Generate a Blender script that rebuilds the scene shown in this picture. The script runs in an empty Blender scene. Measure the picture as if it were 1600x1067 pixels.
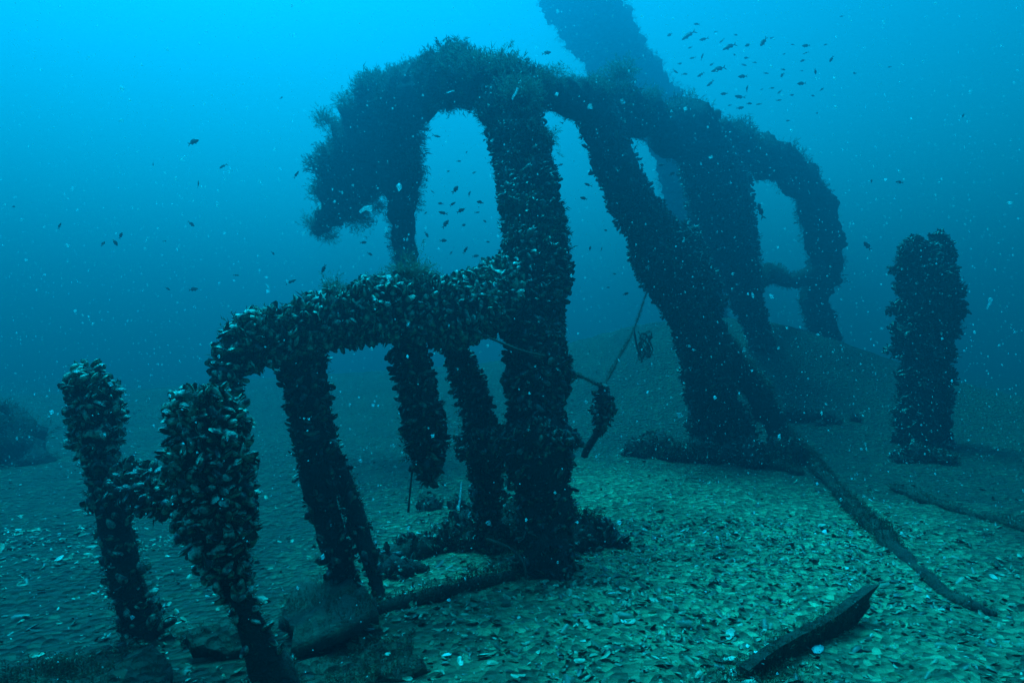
import bpy, math, random
import numpy as np
from mathutils import Vector, Matrix

random.seed(7)
rng = np.random.default_rng(11)
scene = bpy.context.scene
COL = scene.collection
PI = math.pi

# ------------------------------------------------------------------ camera
CAM_H, PITCH, FPX = 1.3, math.radians(1.5), 1067.0
cam_data = bpy.data.cameras.new('camera')
cam_data.sensor_width = 36.0
cam_data.lens = 36.0 * FPX / 1600.0
cam_data.clip_start, cam_data.clip_end = 0.05, 400.0
cam = bpy.data.objects.new('camera', cam_data)
COL.objects.link(cam)
cam.location = (0, 0, CAM_H)
cam.rotation_euler = (PI / 2 + PITCH, 0, 0)
scene.camera = cam

# ------------------------------------------------------------------ world, sun, exposure
SUN_EL, SUN_AZ = math.radians(69), math.radians(-38)      # azimuth from +Y, towards -X
world = bpy.data.worlds.new('World'); scene.world = world
world.use_nodes = True
wn, wl = world.node_tree.nodes, world.node_tree.links
wn.clear()
w_out = wn.new('ShaderNodeOutputWorld'); w_bg = wn.new('ShaderNodeBackground')
w_sky = wn.new('ShaderNodeTexSky'); w_sky.sky_type = 'NISHITA'; w_sky.sun_disc = False
w_sky.sun_elevation = SUN_EL; w_sky.sun_rotation = SUN_AZ
w_mul = wn.new('ShaderNodeMix'); w_mul.data_type = 'RGBA'; w_mul.blend_type = 'MULTIPLY'
w_mul.inputs['Factor'].default_value = 1.0
w_mul.inputs['B'].default_value = (0.004, 0.78, 0.86, 1)   # daylight after metres of water have taken the red
wl.new(w_sky.outputs['Color'], w_mul.inputs['A']); wl.new(w_mul.outputs['Result'], w_bg.inputs['Color'])
w_bg.inputs['Strength'].default_value = 0.10
wl.new(w_bg.outputs['Background'], w_out.inputs['Surface'])

sun_data = bpy.data.lights.new('sun', 'SUN')
sun_data.energy = 5.0; sun_data.angle = math.radians(22); sun_data.color = (0.006, 0.66, 1.0)
sun = bpy.data.objects.new('sun', sun_data); COL.objects.link(sun)
sdir = Vector((math.cos(SUN_EL) * math.sin(SUN_AZ), math.cos(SUN_EL) * math.cos(SUN_AZ), math.sin(SUN_EL)))
sun.rotation_euler = sdir.to_track_quat('Z', 'Y').to_euler()
sun.location = (0, 0, 30)

scene.view_settings.view_transform = 'Standard'; scene.view_settings.look = 'None'
scene.view_settings.gamma = 1.0; scene.view_settings.use_curve_mapping = False
scene.view_settings.exposure = 1.36
scene.cycles.use_denoising = True
scene.cycles.max_bounces = 5; scene.cycles.diffuse_bounces = 2; scene.cycles.volume_bounces = 0
scene.cycles.caustics_reflective = False; scene.cycles.caustics_refractive = False

WATER_DENSITY = 0.062
WATER_COLOR = (0.02, 0.53, 0.86)
WATER_ABSORB = (0.0, 0.20, 0.55)
WATER_ANISO = 0.72

# ------------------------------------------------------------------ materials
def mat_new(name):
    m = bpy.data.materials.new(name); m.use_nodes = True
    nt = m.node_tree; nt.nodes.clear()
    out = nt.nodes.new('ShaderNodeOutputMaterial')
    b = nt.nodes.new('ShaderNodeBsdfPrincipled')
    nt.links.new(b.outputs['BSDF'], out.inputs['Surface'])
    return m, nt, b, out

def noise_ramp(nt, scale, stops, detail=6.0, coord='Object', rough=0.6):
    tc = nt.nodes.new('ShaderNodeNewGeometry' if coord == 'Position' else 'ShaderNodeTexCoord')
    n = nt.nodes.new('ShaderNodeTexNoise')
    n.inputs['Scale'].default_value = scale; n.inputs['Detail'].default_value = detail
    n.inputs['Roughness'].default_value = rough
    nt.links.new(tc.outputs[coord], n.inputs['Vector'])
    r = nt.nodes.new('ShaderNodeValToRGB')
    el = r.color_ramp.elements
    el[0].position, el[0].color = stops[0][0], (*stops[0][1], 1)
    el[1].position, el[1].color = stops[-1][0], (*stops[-1][1], 1)
    for p, c in stops[1:-1]:
        e = el.new(p); e.color = (*c, 1)
    nt.links.new(n.outputs['Fac'], r.inputs['Fac'])
    return n, r

def add_bump(nt, b, src, strength, dist):
    bp = nt.nodes.new('ShaderNodeBump')
    bp.inputs['Strength'].default_value = strength; bp.inputs['Distance'].default_value = dist
    nt.links.new(src, bp.inputs['Height']); nt.links.new(bp.outputs['Normal'], b.inputs['Normal'])

def island_random(nt):
    g = nt.nodes.new('ShaderNodeNewGeometry'); o = nt.nodes.new('ShaderNodeObjectInfo')
    a = nt.nodes.new('ShaderNodeMath'); a.operation = 'ADD'
    f = nt.nodes.new('ShaderNodeMath'); f.operation = 'FRACT'
    nt.links.new(g.outputs['Random Per Island'], a.inputs[0]); nt.links.new(o.outputs['Random'], a.inputs[1])
    nt.links.new(a.outputs[0], f.inputs[0])
    return f.outputs[0]

def ramp_on(nt, src, stops):
    r = nt.nodes.new('ShaderNodeValToRGB'); el = r.color_ramp.elements
    el[0].position, el[0].color = stops[0][0], (*stops[0][1], 1)
    el[1].position, el[1].color = stops[-1][0], (*stops[-1][1], 1)
    for p, c in stops[1:-1]:
        e = el.new(p); e.color = (*c, 1)
    nt.links.new(src, r.inputs['Fac'])
    return r

def mix_col(nt, a, b, fac=None, mode='MIX', f=1.0):
    m = nt.nodes.new('ShaderNodeMix'); m.data_type = 'RGBA'; m.blend_type = mode
    m.inputs['Factor'].default_value = f
    if fac is not None: nt.links.new(fac, m.inputs['Factor'])
    nt.links.new(a, m.inputs['A']); nt.links.new(b, m.inputs['B'])
    return m.outputs['Result']

def make_mussel_mat(name='mussel_shell', crust_col=(0.20, 0.245, 0.145), lo=0.50, hi=0.70):
    m, nt, b, out = mat_new(name)
    rnd = island_random(nt)
    base = ramp_on(nt, rnd, [(0.0, (0.006, 0.007, 0.009)), (0.55, (0.012, 0.015, 0.015)), (0.85, (0.03, 0.037, 0.028)), (1.0, (0.10, 0.12, 0.085))])
    n, crust = noise_ramp(nt, 34, [(lo, (0, 0, 0)), (hi, (1, 1, 1))], coord='Position')
    enc = nt.nodes.new('ShaderNodeRGB'); enc.outputs[0].default_value = (*crust_col, 1)
    c = mix_col(nt, base.outputs['Color'], enc.outputs[0], fac=crust.outputs['Color'])
    nt.links.new(c, b.inputs['Base Color'])
    b.inputs['Roughness'].default_value = 0.34
    b.inputs['Specular IOR Level'].default_value = 0.5
    add_bump(nt, b, n.outputs['Fac'], 0.9, 0.012)
    return m

def make_core_mat():
    m, nt, b, out = mat_new('encrusted_iron')
    n, r = noise_ramp(nt, 9, [(0.3, (0.006, 0.007, 0.006)), (0.55, (0.014, 0.016, 0.012)), (0.78, (0.04, 0.044, 0.028))])
    nt.links.new(r.outputs['Color'], b.inputs['Base Color'])
    b.inputs['Roughness'].default_value = 0.85
    n2, r2 = noise_ramp(nt, 30, [(0.2, (0, 0, 0)), (0.8, (1, 1, 1))])
    add_bump(nt, b, r2.outputs['Color'], 0.9, 0.03)
    return m

def make_fuzz_mat(name, stops, trans=0.35):
    m, nt, b, out = mat_new(name)
    r = ramp_on(nt, island_random(nt), stops)
    nt.links.new(r.outputs['Color'], b.inputs['Base Color'])
    b.inputs['Roughness'].default_value = 0.9
    t = nt.nodes.new('ShaderNodeBsdfTranslucent'); nt.links.new(r.outputs['Color'], t.inputs['Color'])
    mx = nt.nodes.new('ShaderNodeMixShader'); mx.inputs[0].default_value = trans
    nt.links.new(b.outputs[0], mx.inputs[1]); nt.links.new(t.outputs[0], mx.inputs[2])
    nt.links.new(mx.outputs[0], out.inputs['Surface'])
    return m

def make_ground_mat():
    m, nt, b, out = mat_new('shelly_seabed')
    n1, r1 = noise_ramp(nt, 1.1, [(0.3, (0.20, 0.225, 0.13)), (0.7, (0.44, 0.49, 0.285))], detail=5)
    tc = nt.nodes.new('ShaderNodeTexCoord')
    v = nt.nodes.new('ShaderNodeTexVoronoi'); v.inputs['Scale'].default_value = 22
    v.inputs['Randomness'].default_value = 1.0
    nt.links.new(tc.outputs['Object'], v.inputs['Vector'])
    r2 = ramp_on(nt, v.outputs['Color'], [(0.2, (0.35, 0.36, 0.33)), (0.75, (0.9, 0.95, 0.8)), (0.97, (1.7, 1.8, 1.7))])
    c = mix_col(nt, r1.outputs['Color'], r2.outputs['Color'], mode='MULTIPLY')
    n3, r3 = noise_ramp(nt, 14, [(0.25, (0.4, 0.4, 0.4)), (0.75, (1.3, 1.3, 1.3))], detail=8)
    c = mix_col(nt, c, r3.outputs['Color'], mode='MULTIPLY')
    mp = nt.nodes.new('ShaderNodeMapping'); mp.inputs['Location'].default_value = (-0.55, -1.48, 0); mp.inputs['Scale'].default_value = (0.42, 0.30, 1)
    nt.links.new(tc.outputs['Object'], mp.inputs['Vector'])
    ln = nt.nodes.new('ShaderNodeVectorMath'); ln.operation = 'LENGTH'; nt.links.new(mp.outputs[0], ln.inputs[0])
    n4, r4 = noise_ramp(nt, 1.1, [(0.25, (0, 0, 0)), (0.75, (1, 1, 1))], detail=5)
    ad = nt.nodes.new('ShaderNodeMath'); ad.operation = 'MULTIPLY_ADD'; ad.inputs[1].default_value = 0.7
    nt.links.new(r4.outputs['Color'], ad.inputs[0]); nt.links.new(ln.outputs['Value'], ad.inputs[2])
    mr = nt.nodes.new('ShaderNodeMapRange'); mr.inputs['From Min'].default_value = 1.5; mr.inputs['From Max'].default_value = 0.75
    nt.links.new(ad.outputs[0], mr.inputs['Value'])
    silt_shade = nt.nodes.new('ShaderNodeRGB'); silt_shade.outputs[0].default_value = (0.13, 0.14, 0.13, 1)  # dark silt, and painted shade, multiplied in outside the shell bed
    ds = mix_col(nt, c, silt_shade.outputs[0], mode='MULTIPLY')
    c = mix_col(nt, ds, c, fac=mr.outputs[0])  # shell bed kept bright, with the pool of light painted into its colour
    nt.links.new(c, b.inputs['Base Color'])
    b.inputs['Roughness'].default_value = 0.85
    hm = nt.nodes.new('ShaderNodeMath'); hm.operation = 'ADD'
    nt.links.new(v.outputs['Distance'], hm.inputs[0]); nt.links.new(n3.outputs['Fac'], hm.inputs[1])
    add_bump(nt, b, hm.outputs[0], 1.0, 0.06)
    return m

def make_shell_mat():
    m, nt, b, out = mat_new('loose_shell')
    base = ramp_on(nt, island_random(nt), [(0.0, (0.025, 0.03, 0.017)), (0.40, (0.09, 0.105, 0.058)), (0.75, (0.18, 0.21, 0.118)), (0.94, (0.30, 0.35, 0.23)), (0.985, (0.48, 0.52, 0.42)), (1.0, (0.75, 0.77, 0.8))])
    n, r = noise_ramp(nt, 40, [(0.3, (0.4, 0.4, 0.37)), (0.7, (1.15, 1.15, 1.1))], coord='Position')
    c = mix_col(nt, base.outputs['Color'], r.outputs['Color'], mode='MULTIPLY')
    nt.links.new(c, b.inputs['Base Color'])
    b.inputs['Roughness'].default_value = 0.5
    return m

def make_wood_mat():
    m, nt, b, out = mat_new('silted_timber')
    n, r = noise_ramp(nt, 7, [(0.3, (0.012, 0.013, 0.01)), (0.55, (0.032, 0.036, 0.022)), (0.78, (0.09, 0.10, 0.055))])
    nt.links.new(r.outputs['Color'], b.inputs['Base Color'])
    b.inputs['Roughness'].default_value = 0.9
    n2, r2 = noise_ramp(nt, 26, [(0.2, (0, 0, 0)), (0.8, (1, 1, 1))])
    add_bump(nt, b, r2.outputs['Color'], 0.9, 0.025)
    return m

def plain(name, col, rough=0.6):
    m, nt, b, out = mat_new(name)
    n, r = noise_ramp(nt, 20, [(0.3, tuple(x * 0.6 for x in col)), (0.7, tuple(min(1, x * 1.3) for x in col))])
    nt.links.new(r.outputs['Color'], b.inputs['Base Color']); b.inputs['Roughness'].default_value = rough
    return m

def make_snow_mat():
    m, nt, b, out = mat_new('drifting_flakes')
    b.inputs['Base Color'].default_value = (0.85, 0.88, 0.9, 1); b.inputs['Roughness'].default_value = 0.7
    t = nt.nodes.new('ShaderNodeBsdfTranslucent'); t.inputs['Color'].default_value = (0.9, 0.92, 0.95, 1)
    mx = nt.nodes.new('ShaderNodeMixShader'); mx.inputs[0].default_value = 0.5
    nt.links.new(b.outputs[0], mx.inputs[1]); nt.links.new(t.outputs[0], mx.inputs[2])
    tr = nt.nodes.new('ShaderNodeBsdfTransparent'); g = nt.nodes.new('ShaderNodeNewGeometry')
    mr = nt.nodes.new('ShaderNodeMapRange'); mr.inputs['To Min'].default_value = 0.4; mr.inputs['To Max'].default_value = 0.92
    nt.links.new(g.outputs['Random Per Island'], mr.inputs['Value'])
    m2 = nt.nodes.new('ShaderNodeMixShader'); nt.links.new(mr.outputs[0], m2.inputs[0])
    nt.links.new(mx.outputs[0], m2.inputs[1]); nt.links.new(tr.outputs[0], m2.inputs[2])
    nt.links.new(m2.outputs[0], out.inputs['Surface'])
    return m

def make_water_mat():
    m = bpy.data.materials.new('sea_water_haze'); m.use_nodes = True
    nt = m.node_tree; nt.nodes.clear()
    out = nt.nodes.new('ShaderNodeOutputMaterial'); v = nt.nodes.new('ShaderNodeVolumePrincipled')
    v.inputs['Density'].default_value = WATER_DENSITY
    v.inputs['Color'].default_value = (*WATER_COLOR, 1)
    v.inputs['Absorption Color'].default_value = (*WATER_ABSORB, 1)
    v.inputs['Anisotropy'].default_value = WATER_ANISO
    nt.links.new(v.outputs['Volume'], out.inputs['Volume'])
    return m

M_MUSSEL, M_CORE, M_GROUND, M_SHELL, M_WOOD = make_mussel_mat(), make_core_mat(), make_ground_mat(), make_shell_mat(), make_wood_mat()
M_MUSSEL_LIT = make_mussel_mat('lit_crusted_mussel_shell', (0.38, 0.45, 0.32), 0.45, 0.62)  # crusted shells, colour raised to paint in light on the front members
M_FUZZ = make_fuzz_mat('hydroid_turf', [(0.0, (0.012, 0.014, 0.008)), (0.6, (0.035, 0.04, 0.022)), (1.0, (0.10, 0.12, 0.06))])
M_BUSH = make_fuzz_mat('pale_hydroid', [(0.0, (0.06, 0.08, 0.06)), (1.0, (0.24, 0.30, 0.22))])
M_ROPE = plain('rope_fibre', (0.05, 0.055, 0.04), 0.9)
M_FISH = plain('fish_skin', (0.035, 0.045, 0.055), 0.45)
M_SNOW = make_snow_mat()

# ------------------------------------------------------------------ geometry helpers
Y_PLAN = ([0.0, 2.75, 3.7, 4.4, 4.75, 5.65, 6.4, 7.2, 8.5, 9.6, 11.8, 14.0, 20.0], [0.0, 2.45, 3.2, 3.85, 4.15, 5.5, 7.8, 9.2, 11.6, 13.4, 16.5, 23.0, 32.0])
def far(Y): return float(np.interp(Y, *Y_PLAN))

def at(px, py, Y): return ray(px, py, far(Y))

def ray(px, py, Y):
    """world point seen at photo pixel (px, py), Y metres ahead"""
    cx, cy = (px - 800) / FPX, (533.5 - py) / FPX
    d = np.array([cx, math.cos(PITCH) - math.sin(PITCH) * cy, math.sin(PITCH) + math.cos(PITCH) * cy])
    return np.array([0, 0, CAM_H]) + d * (Y / d[1])

def gh(x, y):
    x = np.asarray(x, float); y = np.asarray(y, float)
    h = 0.035 * np.sin(0.9 * x + 0.5 * y + 1.0) * np.sin(0.7 * y - 0.4 * x) + 0.02 * np.sin(2.1 * x - 1.3 * y) * np.sin(1.7 * y + 0.6 * x + 2)
    h = h + 1.7 * np.exp(-((x - 4.8) / 4.6) ** 2 - ((y - 15.2) / 3.6) ** 2) + 1.0 * np.exp(-((x + 1) / 11.0) ** 2 - ((y - 19) / 6.0) ** 2)
    h = h + 0.05 * np.exp(-((x - 1.6) ** 2 + (y - 4.6) ** 2) / 4.0)
    h = h + 0.012 * np.sin(7.1 * x + 2.3 * y) * np.sin(6.3 * y - 3.1 * x + 1) + 0.008 * np.sin(15 * x + 4 * y) * np.sin(13 * y - 6 * x)
    return h

def G(px, py, up=0.0):
    lo = 1.0
    while lo < 58:
        p = ray(px, py, lo + 0.1)
        if p[2] - up <= gh(p[0], p[1]): break
        lo += 0.1
    hi = lo + 0.1
    for _ in range(40):
        mid = (lo + hi) / 2
        p = ray(px, py, mid)
        if p[2] - up > gh(p[0], p[1]): lo = mid
        else: hi = mid
    p = ray(px, py, lo); p[2] = float(gh(p[0], p[1])) + up
    return p

def wob(p, s, seed=0):
    """cheap smooth pseudo noise, about -1..1"""
    p = np.asarray(p); r = np.random.default_rng(100 + seed); o = np.zeros(len(p)); a = 1.0; tot = 0
    for k in range(4):
        for j in range(3):
            v = r.normal(size=3); v /= np.linalg.norm(v)
            o += a * np.sin(p @ v * s * (1.7 ** k) * 2 + r.uniform(0, 6.28)); tot += a * 0.7
        a *= 0.62
    return o / tot * 1.3

def mesh_obj(name, verts, faces, mat, parent=None, loc=None, smooth=True, kind=None):
    me = bpy.data.meshes.new(name)
    verts = np.asarray(verts, dtype=np.float32).reshape(-1, 3)
    if isinstance(faces, np.ndarray):
        n, k = faces.shape
        me.vertices.add(len(verts)); me.vertices.foreach_set('co', verts.ravel())
        me.loops.add(n * k); me.loops.foreach_set('vertex_index', faces.astype(np.int32).ravel())
        me.polygons.add(n); me.polygons.foreach_set('loop_start', np.arange(0, n * k, k, dtype=np.int32))
        me.update(calc_edges=True); me.validate()
    else:
        me.from_pydata(verts.tolist(), [], faces)
    if smooth: me.polygons.foreach_set('use_smooth', [True] * len(me.polygons))
    me.materials.append(mat); me.update()
    o = bpy.data.objects.new(name, me); COL.objects.link(o)
    if parent is not None: o.parent = parent
    if loc is not None: o.location = loc
    if kind: o['kind'] = kind
    return o

def tag(o, label, cat, group=None):
    o['label'] = label; o['category'] = cat
    if group: o['group'] = group
    return o

def thing(name, label, cat, loc, group=None):
    o = bpy.data.objects.new(name, None); COL.objects.link(o)
    o.location = loc; o.empty_display_size = 0.2
    return tag(o, label, cat, group)

class Tube:
    """swept, knobbly member along control points (world) with a radius at each"""
    def __init__(self, pts, rad, step=0.05, nseg=16, rough=0.12, seed=0, flat=1.0):
        P = np.array(pts, float); R = np.array(rad, float)
        Pe = np.vstack([2 * P[0] - P[1], P, 2 * P[-1] - P[-2]])
        C, RR = [], []
        for i in range(len(P) - 1):
            n = max(2, int(np.linalg.norm(P[i + 1] - P[i]) / step))
            for t in np.arange(n) / n:
                a, b, c, d = Pe[i], Pe[i + 1], Pe[i + 2], Pe[i + 3]
                C.append(0.5 * (2 * b + (c - a) * t + (2 * a - 5 * b + 4 * c - d) * t * t + (3 * b - a - 3 * c + d) * t ** 3))
                RR.append(R[i] + (R[i + 1] - R[i]) * (t * t * (3 - 2 * t)))
        C.append(P[-1]); RR.append(R[-1])
        self.C = np.array(C); self.R = np.array(RR); n = len(self.C)
        T = np.gradient(self.C, axis=0); T /= np.linalg.norm(T, axis=1)[:, None]
        N = np.zeros_like(T); up = np.array([0, -1.0, 0.15]) if abs(T[0][1]) < 0.9 else np.array([0, 0, 1.0])
        v = up - T[0] * (up @ T[0]); N[0] = v / np.linalg.norm(v)
        for i in range(1, n):
            v = N[i - 1] - T[i] * (N[i - 1] @ T[i]); N[i] = v / np.linalg.norm(v)
        self.T, self.N, self.B = T, N, np.cross(T, N)
        self.nseg, self.rough, self.seed, self.flat = nseg, rough, seed, flat
        self.L = np.concatenate([[0], np.cumsum(np.linalg.norm(np.diff(self.C, axis=0), axis=1))])
    def mesh(self):
        n, k = len(self.C), self.nseg
        a = np.arange(k) / k * 2 * PI
        D = self.N[:, None] * np.cos(a)[None, :, None] + self.B[:, None] * np.sin(a)[None, :, None] * self.flat
        V = self.C[:, None] + D * self.R[:, None, None]
        q = 0.18 / float(np.mean(self.R))
        w = wob(V.reshape(-1, 3), 3.0 * max(q, .6), self.seed).reshape(n, k) * self.rough + wob(V.reshape(-1, 3), 11.0, self.seed + 5).reshape(n, k) * self.rough * 0.7
        self.w = w
        V = self.C[:, None] + D * (self.R[:, None] * (1 + w))[:, :, None]
        V = V.reshape(-1, 3)
        ii, jj = np.meshgrid(np.arange(n - 1), np.arange(k), indexing='ij')
        q = np.stack([ii * k + jj, ii * k + (jj + 1) % k, (ii + 1) * k + (jj + 1) % k, (ii + 1) * k + jj], -1).reshape(-1, 4)
        e0 = self.C[0] - self.T[0] * self.R[0] * 0.35; e1 = self.C[-1] + self.T[-1] * self.R[-1] * 0.35
        V = np.vstack([V, e0, e1]); c0, c1 = n * k, n * k + 1
        faces = q.tolist() + [[c0, (j + 1) % k, j] for j in range(k)] + [[c1, (n - 1) * k + j, (n - 1) * k + (j + 1) % k] for j in range(k)]
        return V, faces
    def scatter(self, size, dens=1.0, caps=True):
        """evenly jittered surface points: position, normal, axis, t along 0..1"""
        P, Nn, Ax, Tt = [], [], [], []
        L = self.L[-1]; s = 0.0; row = size * 0.55 / math.sqrt(dens)
        while s < L:
            i = np.searchsorted(self.L, s) - 1; i = min(max(i, 0), len(self.C) - 2)
            f = (s - self.L[i]) / max(1e-6, self.L[i + 1] - self.L[i])
            c = self.C[i] * (1 - f) + self.C[i + 1] * f; r = self.R[i] * (1 - f) + self.R[i + 1] * f
            m = max(3, int(2 * PI * r / (size * 0.62) * math.sqrt(dens)))
            a = (np.arange(m) + rng.uniform(-0.35, 0.35, m) + rng.uniform()) / m * 2 * PI
            D = self.N[i] * np.cos(a)[:, None] + self.B[i] * np.sin(a)[:, None] * self.flat
            j = rng.uniform(-0.3, 0.3, m) * size
            lump = self.w[i, (a / (2 * PI) * self.nseg).astype(int) % self.nseg] if hasattr(self, 'w') else 0
            p = c + D * (r * (1 + lump + rng.normal(0, 0.03, m)))[:, None] + self.T[i] * j[:, None]
            P.append(p); Nn.append(D); Ax.append(np.repeat(self.T[i][None], m, 0)); Tt.append(np.full(m, s / L))
            s += row
        if caps:
            for e, sg in ((0, -1), (-1, 1)):
                r = self.R[e]; m = int(PI * r * r / (size * size * 0.35) * dens) + 2
                rr = r * np.sqrt(rng.uniform(0, 1, m)); a = rng.uniform(0, 2 * PI, m)
                D = self.N[e] * np.cos(a)[:, None] + self.B[e] * np.sin(a)[:, None]
                p = self.C[e] + D * rr[:, None] + sg * self.T[e] * (0.3 * (r - rr))[:, None]
                nn = D * (rr / r)[:, None] * 0.9 + sg * self.T[e]
                P.append(p); Nn.append(nn / np.linalg.norm(nn, axis=1)[:, None]); Ax.append(np.repeat(self.T[e][None], m, 0)); Tt.append(np.full(m, 0.0 if e == 0 else 1.0))
        return np.vstack(P), np.vstack(Nn), np.vstack(Ax), np.concatenate(Tt)

def unit(a): return a / np.maximum(1e-9, np.linalg.norm(a, axis=-1, keepdims=True))

# mussel: hinge at x = 0, rounded lip at x = 1; two bowed valves that gape a little at the lip
def mussel_shape(na, nst, bulge=0.23, bend=0.06, gape=0.06, seed=0):
    r = random.Random(seed); V, F = [], []
    xs = [0.02 + 0.98 * (k / (nst - 1)) ** 0.9 for k in range(nst)]
    for sgn in (1, -1):
        o = len(V)
        for x in xs:
            w = 0.325 * (x ** 0.42) * math.sqrt(max(0.0, 1 - max(0, (x - 0.45) / 0.56) ** 2.6)) + 0.012
            t = bulge * (x ** 0.45) * math.sqrt(max(0.0, 1 - x ** 2.6)) + 0.01
            y0 = bend * math.sin(x * PI) - 0.05 * x; k = 1 + r.uniform(-.09, .09)
            for j in range(na):
                u = PI * j / (na - 1)
                V.append((x * (1 + r.uniform(-.015, .015)), y0 + w * math.cos(u) * k, sgn * (t * math.sin(u) ** 0.8 * k + gape * x ** 1.5)))
        for i in range(nst - 1):
            for j in range(na - 1):
                p, q = o + i * na + j, o + i * na + j + 1
                f = [(p, q, q + na), (p, q + na, p + na)]
                F += f if sgn < 0 else [x[::-1] for x in f]
    return np.array(V), np.array(F)

MUSSEL_HI = [mussel_shape(6, 6, .21, .05, .03, 1), mussel_shape(6, 6, .26, .09, .07, 2), mussel_shape(6, 6, .19, .02, .12, 3), mussel_shape(6, 6, .24, .07, .02, 4), mussel_shape(6, 6, .17, .05, .05, 5)]
MUSSEL_FAR = [mussel_shape(4, 3, .24, .05, .04, 9), mussel_shape(4, 3, .27, .08, .10, 10)]
MUSSEL_LO = [mussel_shape(5, 4, .22, .05, .04, 6), mussel_shape(5, 4, .26, .08, .10, 7), mussel_shape(5, 4, .19, .03, .02, 8)]
def mesh_data(name, V, F, mat):
    me = bpy.data.meshes.new(name); me.from_pydata(V.tolist(), [], F.tolist())
    me.polygons.foreach_set('use_smooth', [True] * len(me.polygons)); me.materials.append(mat); me.update(); return me
MUSSEL_MESH = {m.name: [mesh_data('mussel', V, F, m) for V, F in MUSSEL_HI] for m in (M_MUSSEL, M_MUSSEL_LIT)}

def frames(d, w):
    x = unit(d); w = w - x * np.sum(w * x, 1, keepdims=True); y = unit(w); z = np.cross(x, y)
    return np.stack([x, y, z], -1)          # columns

def stamp(shape, pos, rot, sc):
    V, F = shape; n = len(pos)
    W = np.einsum('nij,vj->nvi', rot, V) * sc[:, None, None] + pos[:, None]
    FF = F[None] + (np.arange(n) * len(V))[:, None, None]
    return W.reshape(-1, 3), FF.reshape(-1, F.shape[1])

def stuff_mesh(name, shapes, pos, rot, sc, mat, parent, base, smooth=True):
    if len(pos) == 0: return None
    idx = rng.integers(0, len(shapes), len(pos)); VV, FF, off = [], [], 0
    for k, s in enumerate(shapes):
        m = idx == k
        if not m.any(): continue
        V, F = stamp(s, pos[m] - base, rot[m], sc[m]); VV.append(V); FF.append(F + off); off += len(V)
    return mesh_obj(name, np.vstack(VV), np.vstack(FF), mat, parent, smooth=smooth, kind='stuff')

CAMP = np.array([0, 0, CAM_H])
def project(p):
    d = p - CAMP
    depth = d[:, 1] * math.cos(PITCH) + d[:, 2] * math.sin(PITCH)
    up = -d[:, 1] * math.sin(PITCH) + d[:, 2] * math.cos(PITCH)
    return 800 + FPX * d[:, 0] / depth, 533.5 - FPX * up / depth, depth

def mussels(part, base, P, Nn, Ax, size, nparts, mat=None):
    """mussels growing on a member: the best seen as objects of their own, the rest as one crust"""
    k = (np.sum(unit(CAMP - P) * Nn, 1) > -0.5) | (rng.uniform(size=len(P)) < .25); P, Nn, Ax = P[k], Nn[k], Ax[k]
    n = len(P); sc = size * np.clip(rng.normal(0.92, 0.27, n), 0.4, 1.5)
    rv = rng.normal(size=(n, 3))
    d = Nn * rng.uniform(0.15, 0.95, n)[:, None] + unit(rv) * 0.9 + np.array([0, 0, 0.12])
    w = np.cross(Ax, Nn) + rng.normal(0, 0.75, (n, 3))
    rot = frames(d, w)
    pos = P - rot[:, :, 0] * (sc * 0.38)[:, None] + Nn * ((rng.uniform(-0.05, 0.26, n) + 0.22 * wob(P, 7.0, 31)) * size)[:, None]
    face = np.sum(unit(CAMP - P) * Nn, 1); X, Y, D = project(P)
    score = sc / D * np.clip(face, 0, 1) ** 0.5
    score[(face < 0.05) | (X < 2) | (X > 1598) | (Y < 2) | (Y > 1065)] = 0
    order = np.argsort(-score); k = min(nparts, int((score > 0).sum()))
    sel = order[:k]; rest = order[k:]
    for i in sel:
        o = bpy.data.objects.new('mussel', MUSSEL_MESH[(mat or M_MUSSEL).name][random.randrange(5)]); COL.objects.link(o)
        m = Matrix(rot[i].tolist()).to_4x4() @ Matrix.Scale(float(sc[i]), 4)
        m.translation = Vector((pos[i] - base).tolist())
        o.parent = part; o.matrix_local = m
    stuff_mesh('mussel_crust', MUSSEL_FAR if np.median(D) > 6.5 else MUSSEL_LO, pos[rest], rot[rest], sc[rest], mat or M_MUSSEL, part, base)

# hydroid frond: curved stem with side branches, all thin blades
def frond_shape(seed, nb=4, wid=0.05):
    r = random.Random(seed); V, F = [], []
    pts = []; p = Vector((0, 0, 0)); d = Vector((1, 0, 0))
    for i in range(4):
        pts.append(p.copy()); p = p + d * 0.33
        d = (d + Vector((0, r.uniform(-.35, .35), r.uniform(-.35, .35)))).normalized()
    for i in range(3):
        a, b = pts[i], pts[i + 1]; w = wid * (1 - i / 3.2)
        o = len(V); V += [tuple(a + Vector((0, w, 0))), tuple(a - Vector((0, w, 0))), tuple(b)]
        F.append((o, o + 1, o + 2))
    for k in range(nb):
        t = 0.5 + 2.3 * k / nb; i = int(t); a = pts[i].lerp(pts[i + 1], t - i)
        e = a + Vector((r.uniform(.12, .3), r.uniform(-.36, .36), r.uniform(-.36, .36))); w = Vector((0.02, 0, wid * 1.1))
        o = len(V); V += [tuple(a + w), tuple(a - w), tuple(e)]; F.append((o, o + 1, o + 2))
    return np.array(V), np.array(F)
FRONDS = [frond_shape(i) for i in range(5)]
BUSHY = [frond_shape(20 + i, nb=7, wid=0.030) for i in range(6)]

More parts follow.
